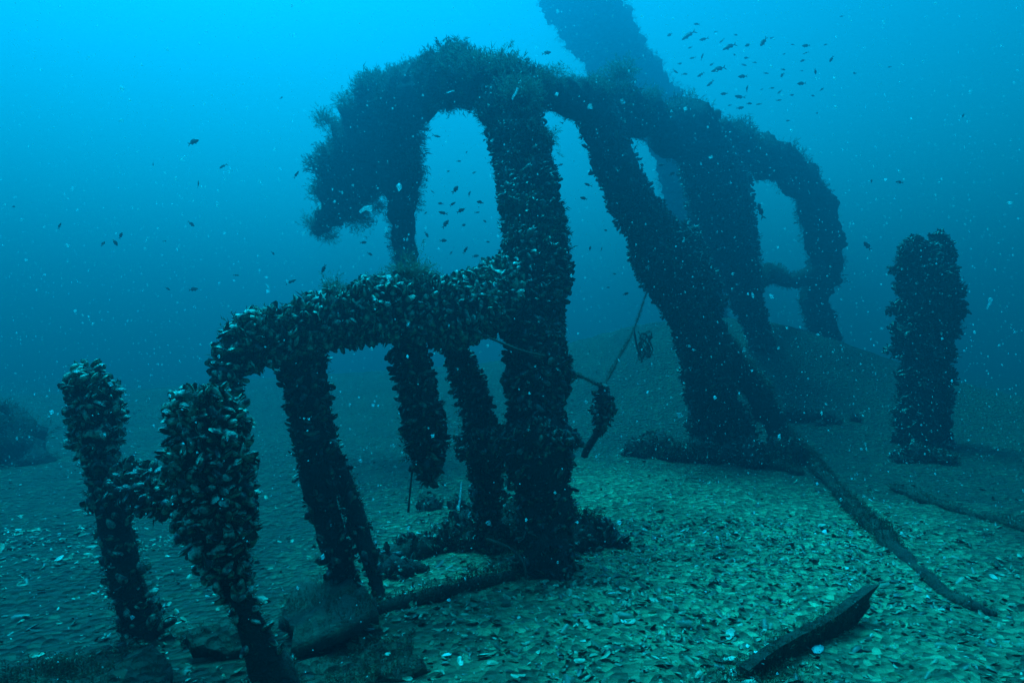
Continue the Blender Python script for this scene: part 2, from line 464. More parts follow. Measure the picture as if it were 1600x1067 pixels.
def fuzz(part, base, P, Nn, size, mat=None, name='hydroid_turf', up=0.35):
    k = np.sum(unit(CAMP - P) * Nn, 1) > -0.5; P, Nn = P[k], Nn[k]          # growth on the far side stays sparse
    n = len(P); sc = size * rng.uniform(0.35, 1.3, n) ** 1.3 * np.clip(0.85 + 0.75 * wob(P, 2.6, 77), 0.3, 1.9)
    d = Nn + unit(rng.normal(size=(n, 3))) * 0.75 + np.array([0, 0, up])
    lng = rng.uniform(size=n) < 0.02; sc[lng] *= 1.5; d[lng] += np.array([0.25, 0, -0.6])
    rot = frames(d, rng.normal(size=(n, 3)))
    stuff_mesh(name, BUSHY if size >= 0.07 else FRONDS + BUSHY[:2], P - Nn * (0.1 * size), rot, sc, mat or M_FUZZ, part, base, smooth=False)

def bush(part, base, p, r, n=220, up=0.7):
    """a bushy hydroid colony rooted at p"""
    n = int(n * 1.9)
    d = unit(rng.normal(size=(n, 3)) * np.array([1.5, 1.2, 1]) + np.array([0, -0.1, up * .6])); s = r * rng.uniform(0.12, 0.42, n)
    q = r * (0.55 + 0.3 * wob(d * 0.5 + np.array(p), 5.0, 3)) * rng.uniform(0, 1.25, n) ** .7
    pos = np.array(p)[None] + d * q[:, None]
    rot = frames(d + rng.normal(0, 0.8, (n, 3)) + np.array([.2, 0, 0]), rng.normal(size=(n, 3)))
    return stuff_mesh('hydroid_bush', BUSHY, pos, rot, s, M_BUSH, part, base, smooth=False)

def px(hw, Y): return hw * Y / FPX

def member(parent, base, name, ctrl, growth, size=0.07, nparts=0, cover=None, fuzz_size=0.05, fuzz_dens=1.0,
           rough=0.20, seed=0, mat=None, shrink=0.30, flat=1.0, caps=True, shell=None):
    """ctrl: (px, py, Y, half width in photo px). growth: 'mussel', 'fuzz', 'both', 'bare'"""
    pts = [at(a, b, c) for a, b, c, h in ctrl]
    th = {'mussel': size * shrink * 1.6, 'both': size * shrink * 1.6 + 0.012, 'fuzz': fuzz_size * 0.85, 'bare': 0.0}[growth]
    rad = [max(0.03, px(h, far(c)) - th) for a, b, c, h in ctrl]
    t = Tube(pts, rad, seed=seed, rough=rough, flat=flat)
    V, F = t.mesh()
    part = mesh_obj(name, V - base, F, mat or M_CORE, parent)
    if growth in ('mussel', 'both'):
        P, Nn, Ax, tt = t.scatter(size, dens=1.55, caps=caps)
        if cover is not None:
            k = rng.uniform(size=len(P)) < cover(tt, Nn, P); P, Nn, Ax = P[k], Nn[k], Ax[k]
        mussels(part, base, P, Nn, Ax, size, nparts, shell)
    if growth in ('fuzz', 'both', 'bare'):
        dens = fuzz_dens * (0.35 if growth == 'both' else 1.0)
        if dens > 0:
            P, Nn, Ax, tt = t.scatter(fuzz_size * 0.55, dens=dens)
            fuzz(part, base, P, Nn, fuzz_size)
            if growth == 'fuzz':
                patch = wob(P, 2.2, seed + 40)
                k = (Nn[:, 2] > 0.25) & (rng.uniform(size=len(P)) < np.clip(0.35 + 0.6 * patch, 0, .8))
                if k.any(): fuzz(part, base, P[k], Nn[k], fuzz_size * 1.25, M_BUSH, 'lit_pale_turf', up=.6)  # paler growth on upward faces, painting in light caught along the tops
    return part, t

# ------------------------------------------------------------------ seabed
def build_seabed():
    def axis(a, b, near, fine, n):
        u = np.linspace(-1, 1, n); k = 4.6
        s = np.sinh(k * u) / math.sinh(k)
        return np.where(s < 0, near + (near - a) * s, near + (b - near) * s)
    xs = axis(-88, 88, 0.4, 0, 360); ys = axis(-28, 148, 3.8, 0, 380)
    X, Y = np.meshgrid(xs, ys, indexing='ij'); Z = gh(X, Y)
    V = np.stack([X, Y, Z], -1).reshape(-1, 3)
    Z2 = V[:, 2] + wob(V, 9.0, 3) * 0.012 + wob(V, 24.0, 4) * 0.006
    V[:, 2] = Z2
    n, k = X.shape
    ii, jj = np.meshgrid(np.arange(n - 1), np.arange(k - 1), indexing='ij')
    F = np.stack([ii * k + jj, (ii + 1) * k + jj, (ii + 1) * k + jj + 1, ii * k + jj + 1], -1).reshape(-1, 4)
    return mesh_obj('seabed', V, F, M_GROUND, kind='structure')
seabed = build_seabed()

def shell_shape(bend):
    V, F = [(0, 0, 0.10)], []
    nr = 7
    for i, (r, z) in enumerate(((0.55, 0.07), (1.0, -0.02))):
        for j in range(nr):
            a = 2 * PI * j / nr
            V.append((r * math.cos(a) * (0.5 if math.cos(a) > 0 else 0.62), r * math.sin(a) * (0.30 + 0.06 * math.cos(a)), z + bend * (r * math.cos(a)) ** 2))
    for j in range(nr): F.append((0, 1 + j, 1 + (j + 1) % nr))
    for j in range(nr):
        a, b = 1 + j, 1 + (j + 1) % nr
        F.append((a, a + nr, b + nr)); F.append((a, b + nr, b))
    return np.array(V), np.array(F)
SHELLS = [shell_shape(0.06), shell_shape(-0.05), shell_shape(0.15)]
SHELL_MESH = [mesh_data('shell', V, F, M_SHELL) for V, F in SHELLS]

def build_shells():
    PX, PY = [], []
    def add(n, y0, y1):
        y = np.sqrt(rng.uniform(y0 ** 2, y1 ** 2, n)); x = rng.uniform(-0.95, 0.95, n) * y
        PX.append(x); PY.append(y)
    add(36000, 1.9, 5.4); add(12000, 5.4, 10.0); add(4000, 10.0, 16.0)
    x, y = np.concatenate(PX), np.concatenate(PY)
    patch = wob(np.stack([x, y, x * 0], -1), 1.3, 9) + 0.8 * wob(np.stack([x, y, x * 0], -1), 4.0, 10)
    keep = rng.uniform(size=len(x)) < np.clip(0.12 + 0.35 * patch + 1.1 * np.clip(1.45 - np.hypot((x - 1.3) * .42, (y - 4.9) * .30) - 0.35, 0, 1) + 0.5 * (y > 10), 0.06, 1)
    x, y = x[keep], y[keep]; n = len(x)
    sc = 0.023 * np.exp(rng.normal(0, 0.50, n)); sc = np.clip(sc, 0.008, 0.075)
    z = gh(x, y) + rng.uniform(-0.012, 0.018, n)
    pos = np.stack([x, y, z], -1)
    a = rng.uniform(0, 2 * PI, n)
    d = np.stack([np.cos(a), np.sin(a), rng.normal(0, 0.35, n)], -1)
    w = np.stack([-np.sin(a), np.cos(a), rng.normal(0, 0.42, n)], -1)
    rot = frames(d, w)
    flip = rng.uniform(size=n) < 0.35
    rot[flip, :, 1:] *= -1
    X, Y, D = project(pos)
    score = sc / D; score[(X < 5) | (X > 1595) | (Y > 1060)] = 0
    order = np.argsort(-score); sel, rest = order[:300], order[300:]
    for i in sel:
        o = bpy.data.objects.new('shell', SHELL_MESH[random.randrange(3)]); COL.objects.link(o)
        m = Matrix(rot[i].tolist()).to_4x4() @ Matrix.Scale(float(sc[i]), 4); m.translation = Vector(pos[i].tolist())
        o.parent = seabed; o.matrix_local = m
    stuff_mesh('shell_rubble', SHELLS, pos[rest], rot[rest], sc[rest], M_SHELL, seabed, np.zeros(3))
build_shells()

# ------------------------------------------------------------------ wreck members
def base_at(pxx, pyy, Y):
    p = at(pxx, pyy, Y); p[2] = float(gh(p[0], p[1])); return p

# --- near frame: two posts tied by a cross bar
b = base_at(480, 1190, 2.75)
t1 = thing('wreck_uprights', 'pair of leaning mussel-topped posts joined by a short cross bar at lower left', 'wreck frame', b)
member(t1, b, 'post', [(316, 618, 2.75, 48), (320, 655, 2.75, 60), (329, 730, 2.75, 64), (337, 800, 2.75, 61), (350, 862, 2.75, 48), (362, 900, 2.76, 34), (390, 970, 2.78, 36), (432, 1067, 2.8, 44), (490, 1200, 2.85, 46)],
       'both', size=0.055, nparts=298, cover=lambda t, N, P: np.where(t < 0.50, 1.0, np.where(t < 0.58, 0.35, 0.09)), seed=1, shrink=0.22, fuzz_size=.03, rough=.2, shell=M_MUSSEL_LIT)[0]['label'] = 'near post thickly crusted with large mussels on its upper half'
member(t1, b, 'post', [(126, 578, 3.7, 26), (140, 610, 3.7, 42), (150, 660, 3.7, 44), (160, 740, 3.7, 34), (178, 820, 3.7, 34), (197, 900, 3.7, 36), (226, 1000, 3.7, 40), (240, 1050, 3.7, 42)],
       'both', size=0.06, nparts=240, cover=lambda t, N, P: np.where(t < 0.30, 1.0, np.where(t < 0.45, 0.75, 0.30)), seed=2, fuzz_dens=1.2, shell=M_MUSSEL_LIT)
member(t1, b, 'cross_bar', [(160, 735, 3.66, 30), (200, 752, 3.5, 38), (240, 765, 3.25, 42), (275, 782, 3.0, 36), (318, 800, 2.8, 26)],
       'both', size=0.06, nparts=80, seed=3, cover=lambda t, N, P: 0.8 + 0 * t)

# --- low arch with its legs
b = base_at(540, 913, 4.4)
t2 = thing('wreck_arch', 'low arched beam crusted with mussels on slanting legs, left of tall central leg', 'wreck arch', b)
lowp, lowt = member(t2, b, 'arch_beam', [(352, 612, 3.85, 28), (368, 565, 3.9, 42), (405, 530, 4.0, 52), (470, 515, 4.1, 54), (540, 492, 4.2, 54), (620, 482, 4.35, 60), (690, 488, 4.55, 56), (745, 472, 4.8, 56), (790, 455, 5.05, 58)],
       'both', size=0.064, nparts=298, seed=4, rough=.2, shell=M_MUSSEL_LIT)
member(t2, b, 'leg', [(462, 530, 4.12, 36), (470, 600, 4.15, 36), (484, 680, 4.2, 34), (502, 780, 4.3, 34), (530, 870, 4.4, 32), (545, 930, 4.45, 32)], 'both', size=0.06, cover=lambda t, N, P: np.where(t < .45, 0.7, 0.25), seed=5)
member(t2, b, 'leg', [(490, 540, 4.3, 30), (505, 640, 4.35, 28), (525, 720, 4.4, 30), (555, 800, 4.4, 30), (582, 890, 4.35, 28), (602, 955, 4.25, 24)], 'both', size=0.055, cover=lambda t, N, P: np.where(t < .3, 0.6, 0.2), seed=6, flat=0.6)
member(t2, b, 'hanging_stub', [(640, 520, 4.5, 34), (646, 590, 4.5, 33), (660, 650, 4.5, 38), (668, 700, 4.5, 32), (670, 752, 4.5, 20)], 'both', size=0.06, seed=7, nparts=10)
member(t2, b, 'hanging_stub', [(700, 520, 4.9, 26), (722, 570, 5.0, 28), (742, 630, 5.0, 28), (752, 690, 5.0, 30), (758, 740, 5.05, 30), (765, 870, 5.05, 26)], 'both', size=0.055, seed=8)
for (qx, qy, qY, r, n) in ((632, 432, 4.35, .15, 300), (520, 455, 4.2, .12, 180), (655, 432, 4.4, .16, 240), (590, 440, 4.3, .10, 120)):
    bush(t2, b, at(qx, qy, qY), r, n)

# --- tall arch: central leg, top beam, curled arm and stub
b = base_at(855, 885, 4.72)
t3 = thing('wreck_arch', 'tall arch rising on a thick central leg, its curled arm hanging to the left', 'wreck arch', b)
mainp, maint = member(t3, b, 'leg', [(790, 150, 5.65, 48), (808, 220, 5.5, 50), (822, 300, 5.35, 50), (834, 370, 5.2, 50), (830, 425, 5.05, 60), (828, 480, 5.0, 62), (838, 540, 4.9, 50), (842, 590, 4.88, 56), (840, 640, 4.85, 48), (838, 690, 4.8, 62), (850, 760, 4.78, 48), (855, 840, 4.74, 50), (858, 915, 4.7, 56)],
       'both', size=0.058, nparts=290, cover=lambda t, N, P: np.where(t < .12, 0.15, np.where(t < .25, 0.7, np.where(t < 0.75, 1.0, 0.35))), seed=9, fuzz_dens=1.5)
member(t3, b, 'collar', [(722, 700, 5.05, 22), (770, 692, 4.85, 30), (830, 684, 4.62, 30), (884, 690, 4.62, 22)], 'both', size=0.055, seed=10, cover=lambda t, N, P: .8 + 0 * t)
member(t3, b, 'top_beam', [(640, 150, 6.5, 44), (690, 128, 6.1, 46), (740, 132, 5.75, 42), (800, 140, 5.7, 42), (860, 148, 5.95, 36), (925, 162, 6.4, 38)], 'fuzz', fuzz_size=0.075, seed=11, rough=0.36)
armp, _ = member(t3, b, 'curled_arm', [(665, 135, 6.3, 40), (608, 162, 6.8, 54), (580, 215, 7.1, 62), (558, 265, 7.3, 58), (530, 315, 7.4, 44), (494, 362, 7.5, 22)], 'fuzz', fuzz_size=0.08, seed=12, rough=0.42)
member(t3, b, 'hanging_stub', [(628, 190, 6.7, 38), (625, 260, 6.8, 40), (626, 320, 6.8, 34), (632, 370, 6.8, 29), (638, 425, 6.7, 25)], 'fuzz', fuzz_size=0.08, seed=13, rough=0.25)
for (qx, qy, qY, r, n) in ((508, 190, 7.0, .24, 260), (528, 225, 7.0, .22, 200), (705, 92, 5.85, .17, 200), (780, 105, 5.6, .2, 220), (815, 150, 5.45, .26, 300),
                           (575, 130, 6.7, .18, 160), (840, 215, 5.4, .2, 220), (560, 345, 7.2, .3, 240), (590, 325, 7.2, .24, 180), (500, 300, 7.3, .26, 200), (488, 350, 7.5, .24, 180), (515, 372, 7.5, .2, 160), (540, 160, 6.9, .22, 200), (640, 250, 6.7, .2, 160), (690, 160, 6.0, .18, 160), (860, 122, 5.9, .2, 200), (640, 105, 6.4, .15, 140), (745, 98, 5.7, .15, 150)):
    bush(t3, b, at(qx, qy, qY), r, n)

# --- right-hand ribs under the sloping beam
b = base_at(1140, 721, 7.2)
t4 = thing('wreck_ribs', 'row of leaning ribs under a sloping beam, right of tall central leg', 'wreck ribs', b)
member(t4, b, 'leg', [(930, 175, 6.5, 38), (958, 250, 6.7, 38), (996, 330, 6.85, 42), (1044, 405, 6.9, 57), (1078, 460, 7.0, 53), (1094, 520, 7.05, 40), (1112, 610, 7.15, 41), (1132, 690, 7.2, 50), (1142, 745, 7.2, 52)],
       'both', size=0.085, nparts=150, cover=lambda t, N, P: np.where(t < .2, 0.25, np.where(t < 0.7, .9, 0.4)), seed=14, fuzz_dens=.7, fuzz_size=.06)
member(t4, b, 'sloping_beam', [(915, 160, 6.35, 38), (960, 168, 6.9, 40), (1020, 188, 7.6, 40), (1090, 212, 8.4, 44), (1150, 232, 9.3, 36), (1212, 252, 10.4, 32), (1256, 290, 11.2, 31), (1280, 350, 11.6, 30), (1284, 420, 11.8, 29), (1272, 470, 11.8, 25), (1298, 545, 11.8, 28), (1330, 690, 11.8, 28)], 'fuzz', fuzz_size=0.11, fuzz_dens=.4, seed=15, rough=0.4)
member(t4, b, 'rib', [(1092, 215, 8.5, 40), (1112, 270, 8.8, 52), (1128, 330, 9.1, 52), (1146, 390, 9.3, 42), (1162, 450, 9.4, 30), (1190, 540, 9.5, 22), (1232, 690, 9.6, 24)], 'both', size=0.095, seed=16, fuzz_size=0.09, cover=lambda t, N, P: .5 + 0 * t)
member(t4, b, 'rib', [(1100, 490, 7.2, 16), (1146, 560, 7.15, 19), (1186, 620, 7.1, 22), (1226, 690, 7.0, 22), (1256, 735, 6.75, 15), (1290, 790, 6.2, 8)], 'fuzz', fuzz_size=0.05, seed=17)
member(t4, b, 'cross_bar', [(1160, 448, 9.4, 18), (1205, 430, 10.6, 20), (1235, 440, 11.2, 14), (1280, 425, 11.8, 20)], 'fuzz', fuzz_size=0.09, fuzz_dens=.4, seed=18, rough=0.35)
for (qx, qy, qY, r, n) in ((970, 118, 6.9, .3, 320), (930, 128, 6.5, .2, 200), (1020, 150, 7.6, .24, 220), (1100, 178, 8.5, .2, 180), (1165, 262, 9.2, .16, 140), (1175, 205, 9.6, .16, 100), (890, 130, 6.2, .18, 180)):
    bush(t4, b, at(qx, qy, qY), r, n)

# --- leaning mast behind
b = base_at(1195, 640, 14)
t5 = thing('leaning_mast', 'thick blurred mast leaning up to the left behind the top beam, leaving the frame', 'mast', b)
member(t5, b, 'pole', [(884, -30, 12.95, 60), (905, 0, 13, 60), (958, 85, 13.2, 58), (1010, 155, 13.4, 52), (1060, 250, 13.6, 46), (1085, 350, 13.8, 40), (1100, 450, 14, 36), (1120, 700, 14, 36)], 'fuzz', fuzz_size=0.16, fuzz_dens=.22, seed=20, rough=0.2)

# --- lone post on the right
b = base_at(1448, 719, 7.3)
t6 = thing('wreck_post', 'lone upright post with a notched top standing at far right', 'post', b)
member(t6, b, 'post', [(1447, 388, 7.2, 30), (1446, 415, 7.2, 42), (1450, 480, 7.2, 43), (1440, 540, 7.2, 42), (1443, 600, 7.2, 38), (1440, 660, 7.2, 40), (1446, 740, 7.2, 44)], 'both', size=0.085, nparts=160, seed=21, cover=lambda t, N, P: .85 + 0 * t, fuzz_size=0.07, rough=.36)
member(t6, b, 'broken_tip', [(1428, 420, 7.15, 24), (1424, 392, 7.15, 22), (1433, 374, 7.15, 15)], 'both', size=0.06, seed=22)
member(t6, b, 'broken_tip', [(1466, 420, 7.2, 24), (1470, 388, 7.2, 21), (1464, 366, 7.2, 13)], 'both', size=0.06, seed=23)

# --- far hull remains, mostly lost in the blue
b = base_at(-60, 700, 6.85)
t7 = thing('hull_remains', 'dark blurred mass of hull at the far left edge', 'wreck hull', b)
member(t7, b, 'hull_side', [(-330, 670, 7.0, 80), (-200, 680, 6.9, 80), (-90, 700, 6.85, 74), (-15, 715, 6.8, 66), (45, 735, 6.75, 44), (100, 752, 6.7, 16)], 'fuzz', fuzz_size=0.09, fuzz_dens=.25, seed=24, rough=0.45)
member(t7, b, 'hull_rib', [(12, 700, 6.8, 28), (10, 660, 6.8, 24), (6, 632, 6.8, 16)], 'fuzz', fuzz_size=0.1, fuzz_dens=.4, seed=25, rough=0.25)

# ------------------------------------------------------------------ wreckage lying on the seabed
def ground_beam(name, label, cat, pts, fz=0.05, seed=0, mat=None, rough=0.22, sink=0.45, mus=0.0):
    """pts: (px, py, half width in photo px) of its centre line where it lies on the seabed"""
    W, R = [], []
    for x, y, h in pts:
        g = G(x, y); r = h * g[1] / FPX; W.append(g + np.array([0, 0, r * sink])); R.append(r)
    base = W[0].copy()
    t = Tube(W, R, seed=seed, rough=rough, nseg=12); V, F = t.mesh()
    o = mesh_obj(name, V - base, F, mat or M_WOOD, loc=base); tag(o, label, cat)
    P, Nn, Ax, tt = t.scatter(fz * 0.6)
    fuzz(o, base, P, Nn, fz)
    if mus:
        P, Nn, Ax, tt = t.scatter(0.06); k = rng.uniform(size=len(P)) < mus
        mussels(o, base, P[k], Nn[k], Ax[k], 0.06, 0)
    return o
ground_beam('fallen_spar', 'long thin curved spar lying on the seabed at right', 'spar', [(1262, 712, 7), (1305, 765, 9), (1350, 812, 11), (1400, 862, 13), (1440, 895, 9), (1490, 937, 12), (1555, 962, 6)], seed=31, rough=.45, sink=.05)
ground_beam('fallen_spar', 'faint spar half buried beyond the curved one at far right', 'spar', [(1395, 765, 5), (1470, 790, 7), (1540, 812, 8), (1640, 840, 8)], seed=32, rough=.4, sink=.2)
ground_beam('fallen_beam', 'dark beam lying between slanting leg and foot of tall central leg', 'beam', [(585, 890, 17), (650, 868, 20), (730, 838, 22), (840, 806, 22)], seed=33, mus=.4)
ground_beam('fallen_beam', 'thin beam on the seabed in front of the tall central leg', 'beam', [(560, 968, 10), (640, 945, 12), (720, 925, 12), (800, 905, 9)], seed=34)
ground_beam('fallen_beam', 'low buried beam reaching right from foot of right-hand leaning leg', 'beam', [(1160, 712, 9), (1205, 728, 10), (1252, 742, 6)], seed=35)

def heap(label, cx, cy, w, h, n=7, seed=0, mus=0.6, depth=0.5):
    """ragged pile of overgrown lumps; w, h in photo px about the foot point (cx, cy)"""
    r = random.Random(seed); g = G(cx, cy); k = g[1] / FPX; base = g.copy()
    t0 = thing('rubble_heap', label, 'rubble', base)
    for i in range(n):
        x = g[0] + r.uniform(-1, 1) * w * k; y = g[1] + r.uniform(-.2, 1) * w * k * depth
        u = 1 - abs(x - g[0]) / (w * k); rad = (0.25 + 0.35 * r.random()) * h * k
        z = float(gh(x, y)); top = z + u * h * k * r.uniform(.4, .9)
        a = r.uniform(0, 6.28); dx, dy = math.cos(a) * rad * 1.6, math.sin(a) * rad * 1.2
        t = Tube([(x - dx, y - dy, z - .02), (x, y, max(z + rad * .3, top - rad)), (x + dx, y + dy, z + rad * .1)], [rad * .5, rad, rad * .45], seed=seed + i, rough=0.4, nseg=10); V, F = t.mesh()
        o = mesh_obj('lump', V - base, F, M_CORE, t0)
        P, Nn, Ax, tt = t.scatter(0.035); fuzz(o, base, P, Nn, 0.06)
        if mus:
            P, Nn, Ax, tt = t.scatter(0.06); q = rng.uniform(size=len(P)) < mus; mussels(o, base, P[q], Nn[q], Ax[q], 0.06, 0)
    return t0
heap('dark heap of overgrown wreckage around the tall central leg foot', 820, 850, 110, 70, 12, 36)
heap('dark overgrown lump on seabed left of right-hand leaning leg', 1030, 715, 45, 40, 5, 37)
heap('overgrown heap at the foot of the right-hand leaning leg', 1150, 722, 90, 50, 9, 38)
heap('low heap at the foot of the lone right post', 1450, 722, 60, 35, 6, 39)
heap('low rubble on the hazy mound right of the leaning leg', 1240, 660, 60, 30, 6, 43)
heap('dim rubble low on the mound between leaning leg and lone post', 1330, 665, 45, 22, 5, 45, mus=.3)
heap('lumpy wreckage beneath the hanging stubs', 720, 800, 60, 28, 6, 40)
heap('low dark rubble under the near mussel-topped post', 345, 1010, 60, 35, 5, 41, mus=.2)
heap('scattered rubble between the low arch legs', 610, 900, 50, 40, 5, 42, mus=.3)

def slab(name, label, cat, outline, thick, lift, seed=0, fz=0.035, tilt=None, mat=None):
    """irregular plank or plate: outline of photo pixels of its top face, hung 'lift' metres above the seabed per corner"""
    pts = [G(x, y, l) for (x, y), l in zip(outline, lift)]
    poly = []
    for i in range(len(pts)):
        a, c = pts[i], pts[(i + 1) % len(pts)]; n = max(2, int(np.linalg.norm(c - a) / 0.05))
        for k in range(n): poly.append(a + (c - a) * k / n)
    poly = np.array(poly); cen = poly.mean(0)
    rad = unit(poly - cen); poly = poly + rad * (wob(poly, 7, seed) * 0.05 + wob(poly, 25, seed + 7) * 0.02)[:, None]
    rings = []; fr = (1.0, 0.86, 0.66, 0.42, 0.18)
    top = [cen + (poly - cen) * f for f in fr]
    for r, f in zip(top, fr): r[:, 2] += wob(r, 6, seed + 1) * 0.035 + wob(r, 22, seed + 2) * 0.024
    n = len(poly); V = [cen + np.array([0, 0, 0.0])]; F = []
    allr = [r for r in top[::-1]] + [top[0] * 1 - np.array([0, 0, thick]) + wob(top[0], 14, seed + 3)[:, None] * 0.012, cen + (top[0] - cen) * 0.5 - np.array([0, 0, thick])]
    Vn = np.vstack([np.array(V)] + allr)
    for j in range(n): F.append([0, 1 + j, 1 + (j + 1) % n])
    for i in range(len(allr) - 1):
        for j in range(n):
            a, c = 1 + i * n + j, 1 + i * n + (j + 1) % n
            F.append([a, a + n, c + n, c])
    F.append([1 + (len(allr) - 1) * n + j for j in range(n)][::-1])
    base = cen.copy(); base[2] = float(gh(cen[0], cen[1]))
    o = mesh_obj(name, Vn - base, F, mat or M_WOOD, loc=base); tag(o, label, cat)
    m = int(len(poly) * 40); k = rng.integers(0, n, m); f = np.sqrt(rng.uniform(0, 1, m))
    P = cen + (poly[k] - cen) * f[:, None] + rng.normal(0, .01, (m, 3))
    fuzz(o, base, P, np.repeat(np.array([[0, 0, 1.0]]), m, 0), fz)
    return o
slab('hull_plate', 'silted hull plate with a dark lip at the bottom left corner', 'plate', [(15, 1040), (70, 1036), (82, 1052), (95, 1038), (170, 1018), (232, 1010), (262, 1040), (270, 1090), (140, 1110), (20, 1100)], .05, [.09] * 10, seed=51, mat=M_GROUND)
slab('hull_plate', 'broken plate behind the near mussel-topped post', 'plate', [(292, 990), (340, 978), (392, 972), (405, 1000), (350, 1012), (300, 1015)], .05, [.10, .11, .11, .07, .06, .06], seed=52, mat=M_GROUND)
slab('hull_plate', 'wide silted plate with an undercut edge below the slanting legs', 'plate', [(440, 940), (500, 895), (560, 912), (598, 948), (560, 968), (500, 985), (455, 1000)], .06, [.05, .06, .08, .14, .15, .13, .08], seed=53)
slab('hull_plate', 'low silted plate in the foreground at bottom left of centre', 'plate', [(470, 1040), (560, 1010), (640, 1000), (660, 1040), (560, 1080), (480, 1085)], .05, [.03] * 6, seed=54, mat=M_GROUND)

def plank_stub():
    a = G(1160, 1068, -0.03); c = ray(1352, 940, 3.45); base = G(1165, 1062, 0)
    ax = c - a; L = np.linalg.norm(ax); ax /= L
    up = np.array([0, -0.25, 1.0]); up -= ax * (up @ ax); up /= np.linalg.norm(up); side = np.cross(ax, up)
    n, V, F = 34, [], []
    prof = [(-1, -1), (-.35, -1.04), (.4, -.97), (1, -1), (1, 1), (.45, 1.03), (-.3, .96), (-1, 1)]      # (height, thickness)
    m = len(prof)
    for i in range(n):
        u = i / (n - 1)
        for h, t in prof:
            hh = (0.072 + 0.018 * math.sin(u * 7)) * h * (1 if u < .9 else 1 - (u - .9) * (2.2 if h < 0 else .5)); ll = u * L + (0.05 * h if u > .85 else 0)
            V.append(a + ax * ll + up * hh + side * 0.021 * t)
    V = np.array(V); V += (wob(V, 9, 60) * .014 + wob(V, 34, 61) * .010)[:, None] * (up + side * .6)
    for j, e in enumerate((.0, -.05, .03, -.03, .045, -.02, .035, -.06)): V[(n - 1) * m + j] += ax * e; V[(n - 2) * m + j] += ax * e * .5
    for i in range(n - 1):
        for j in range(m):
            F.append([i * m + j, i * m + (j + 1) % m, (i + 1) * m + (j + 1) % m, (i + 1) * m + j])
    F.append(list(range(m))[::-1]); F.append([(n - 1) * m + j for j in range(m)])
    o = mesh_obj('broken_plank', V - base, F, M_WOOD, loc=base, smooth=False)
    tag(o, 'broken plank end jutting up from the shelly seabed at lower right', 'plank')
    k = rng.integers(0, len(V), 1500); fuzz(o, base, V[k] + rng.normal(0, .012, (1500, 3)), np.repeat(up[None], 1500, 0), 0.03)
    P = np.array([a]) + rng.normal(0, 1, (900, 3)) * np.array([.14, .09, 0]); P[:, 2] = gh(P[:, 0], P[:, 1]) + 0.01
    fuzz(o, base, P, np.repeat(np.array([[0, 0, 1.0]]), 900, 0), 0.04)
plank_stub()

# ------------------------------------------------------------------ ropes and hanging clumps
def rope(name, label, pts, r, fz=0.0, parent=None, base=None):
    W = [at(*p) for p in pts]; bs = W[-1].copy() if base is None else base
    t = Tube(W, [r] * len(W), step=0.04, nseg=6, rough=0.5, seed=int(pts[0][0])); V, F = t.mesh()
    o = mesh_obj(name, V - bs, F, M_ROPE, parent, loc=None if parent else bs)
    if parent is None: tag(o, label, 'rope')
    if fz:
        P, Nn, Ax, tt = t.scatter(fz * 0.6, caps=False); fuzz(o, bs, P, Nn, fz)
    return o
b = at(940, 630, 5.6)
t8 = thing('hanging_clump', 'dark ragged clump of mussels strung on rope beside the tall central leg', 'mussel clump', b)
member(t8, b, 'clump', [(942, 602, 5.6, 10), (940, 620, 5.6, 20), (940, 640, 5.6, 22), (944, 660, 5.6, 16), (936, 672, 5.6, 10)], 'both', size=0.06, nparts=40, seed=71)
member(t8, b, 'trailing_end', [(940, 664, 5.6, 10), (928, 685, 5.6, 6), (916, 704, 5.62, 10), (914, 714, 5.62, 6)], 'fuzz', fuzz_size=0.05, seed=72)
rope('hanging_rope', 'taut rope running up from the hanging clump to the right-hand leaning leg', [(1012, 452, 6.7), (990, 515, 6.3), (966, 560, 5.95), (944, 602, 5.6)], .007, .02)
rope('hanging_rope', 'short rope from the tall central leg to the hanging clump', [(880, 582, 4.9), (905, 588, 5.2), (940, 604, 5.6)], .007, .025)
rope('hanging_rope', 'thin rope hanging down from the dark stub under the low arch', [(648, 690, 4.5), (643, 745, 4.5), (638, 800, 4.52)], .006)
rope('hanging_rope', 'rope sagging under the low arch against the central leg', [(725, 510, 4.45), (770, 530, 4.45), (815, 548, 4.4), (850, 556, 4.5)], .007, .02)
rope('hanging_rope', 'kinked rope at the foot of the tall central leg', [(760, 842, 4.7), (800, 858, 4.5), (818, 880, 4.4), (822, 905, 4.35)], .008, .02)
b = at(1008, 540, 6.4)
t9 = thing('net_scrap', 'small tangle of torn net hanging left of right-hand leaning leg', 'net scrap', b)
for k in range(14):
    a0 = random.uniform(0, 6.28); pts = [(1008 + 13 * math.cos(a0 + i * 1.3 + k) * random.uniform(.4, 1), 540 + 26 * math.sin(a0 + i * 1.1) * random.uniform(.4, 1), 6.4 + random.uniform(-.08, .08)) for i in range(5)]
    rope('strand', '', pts, .006, parent=t9, base=b)
rope('strand', '', [(990, 512, 6.35), (996, 545, 6.38), (1003, 566, 6.4)], .009, .02, parent=t9, base=b)

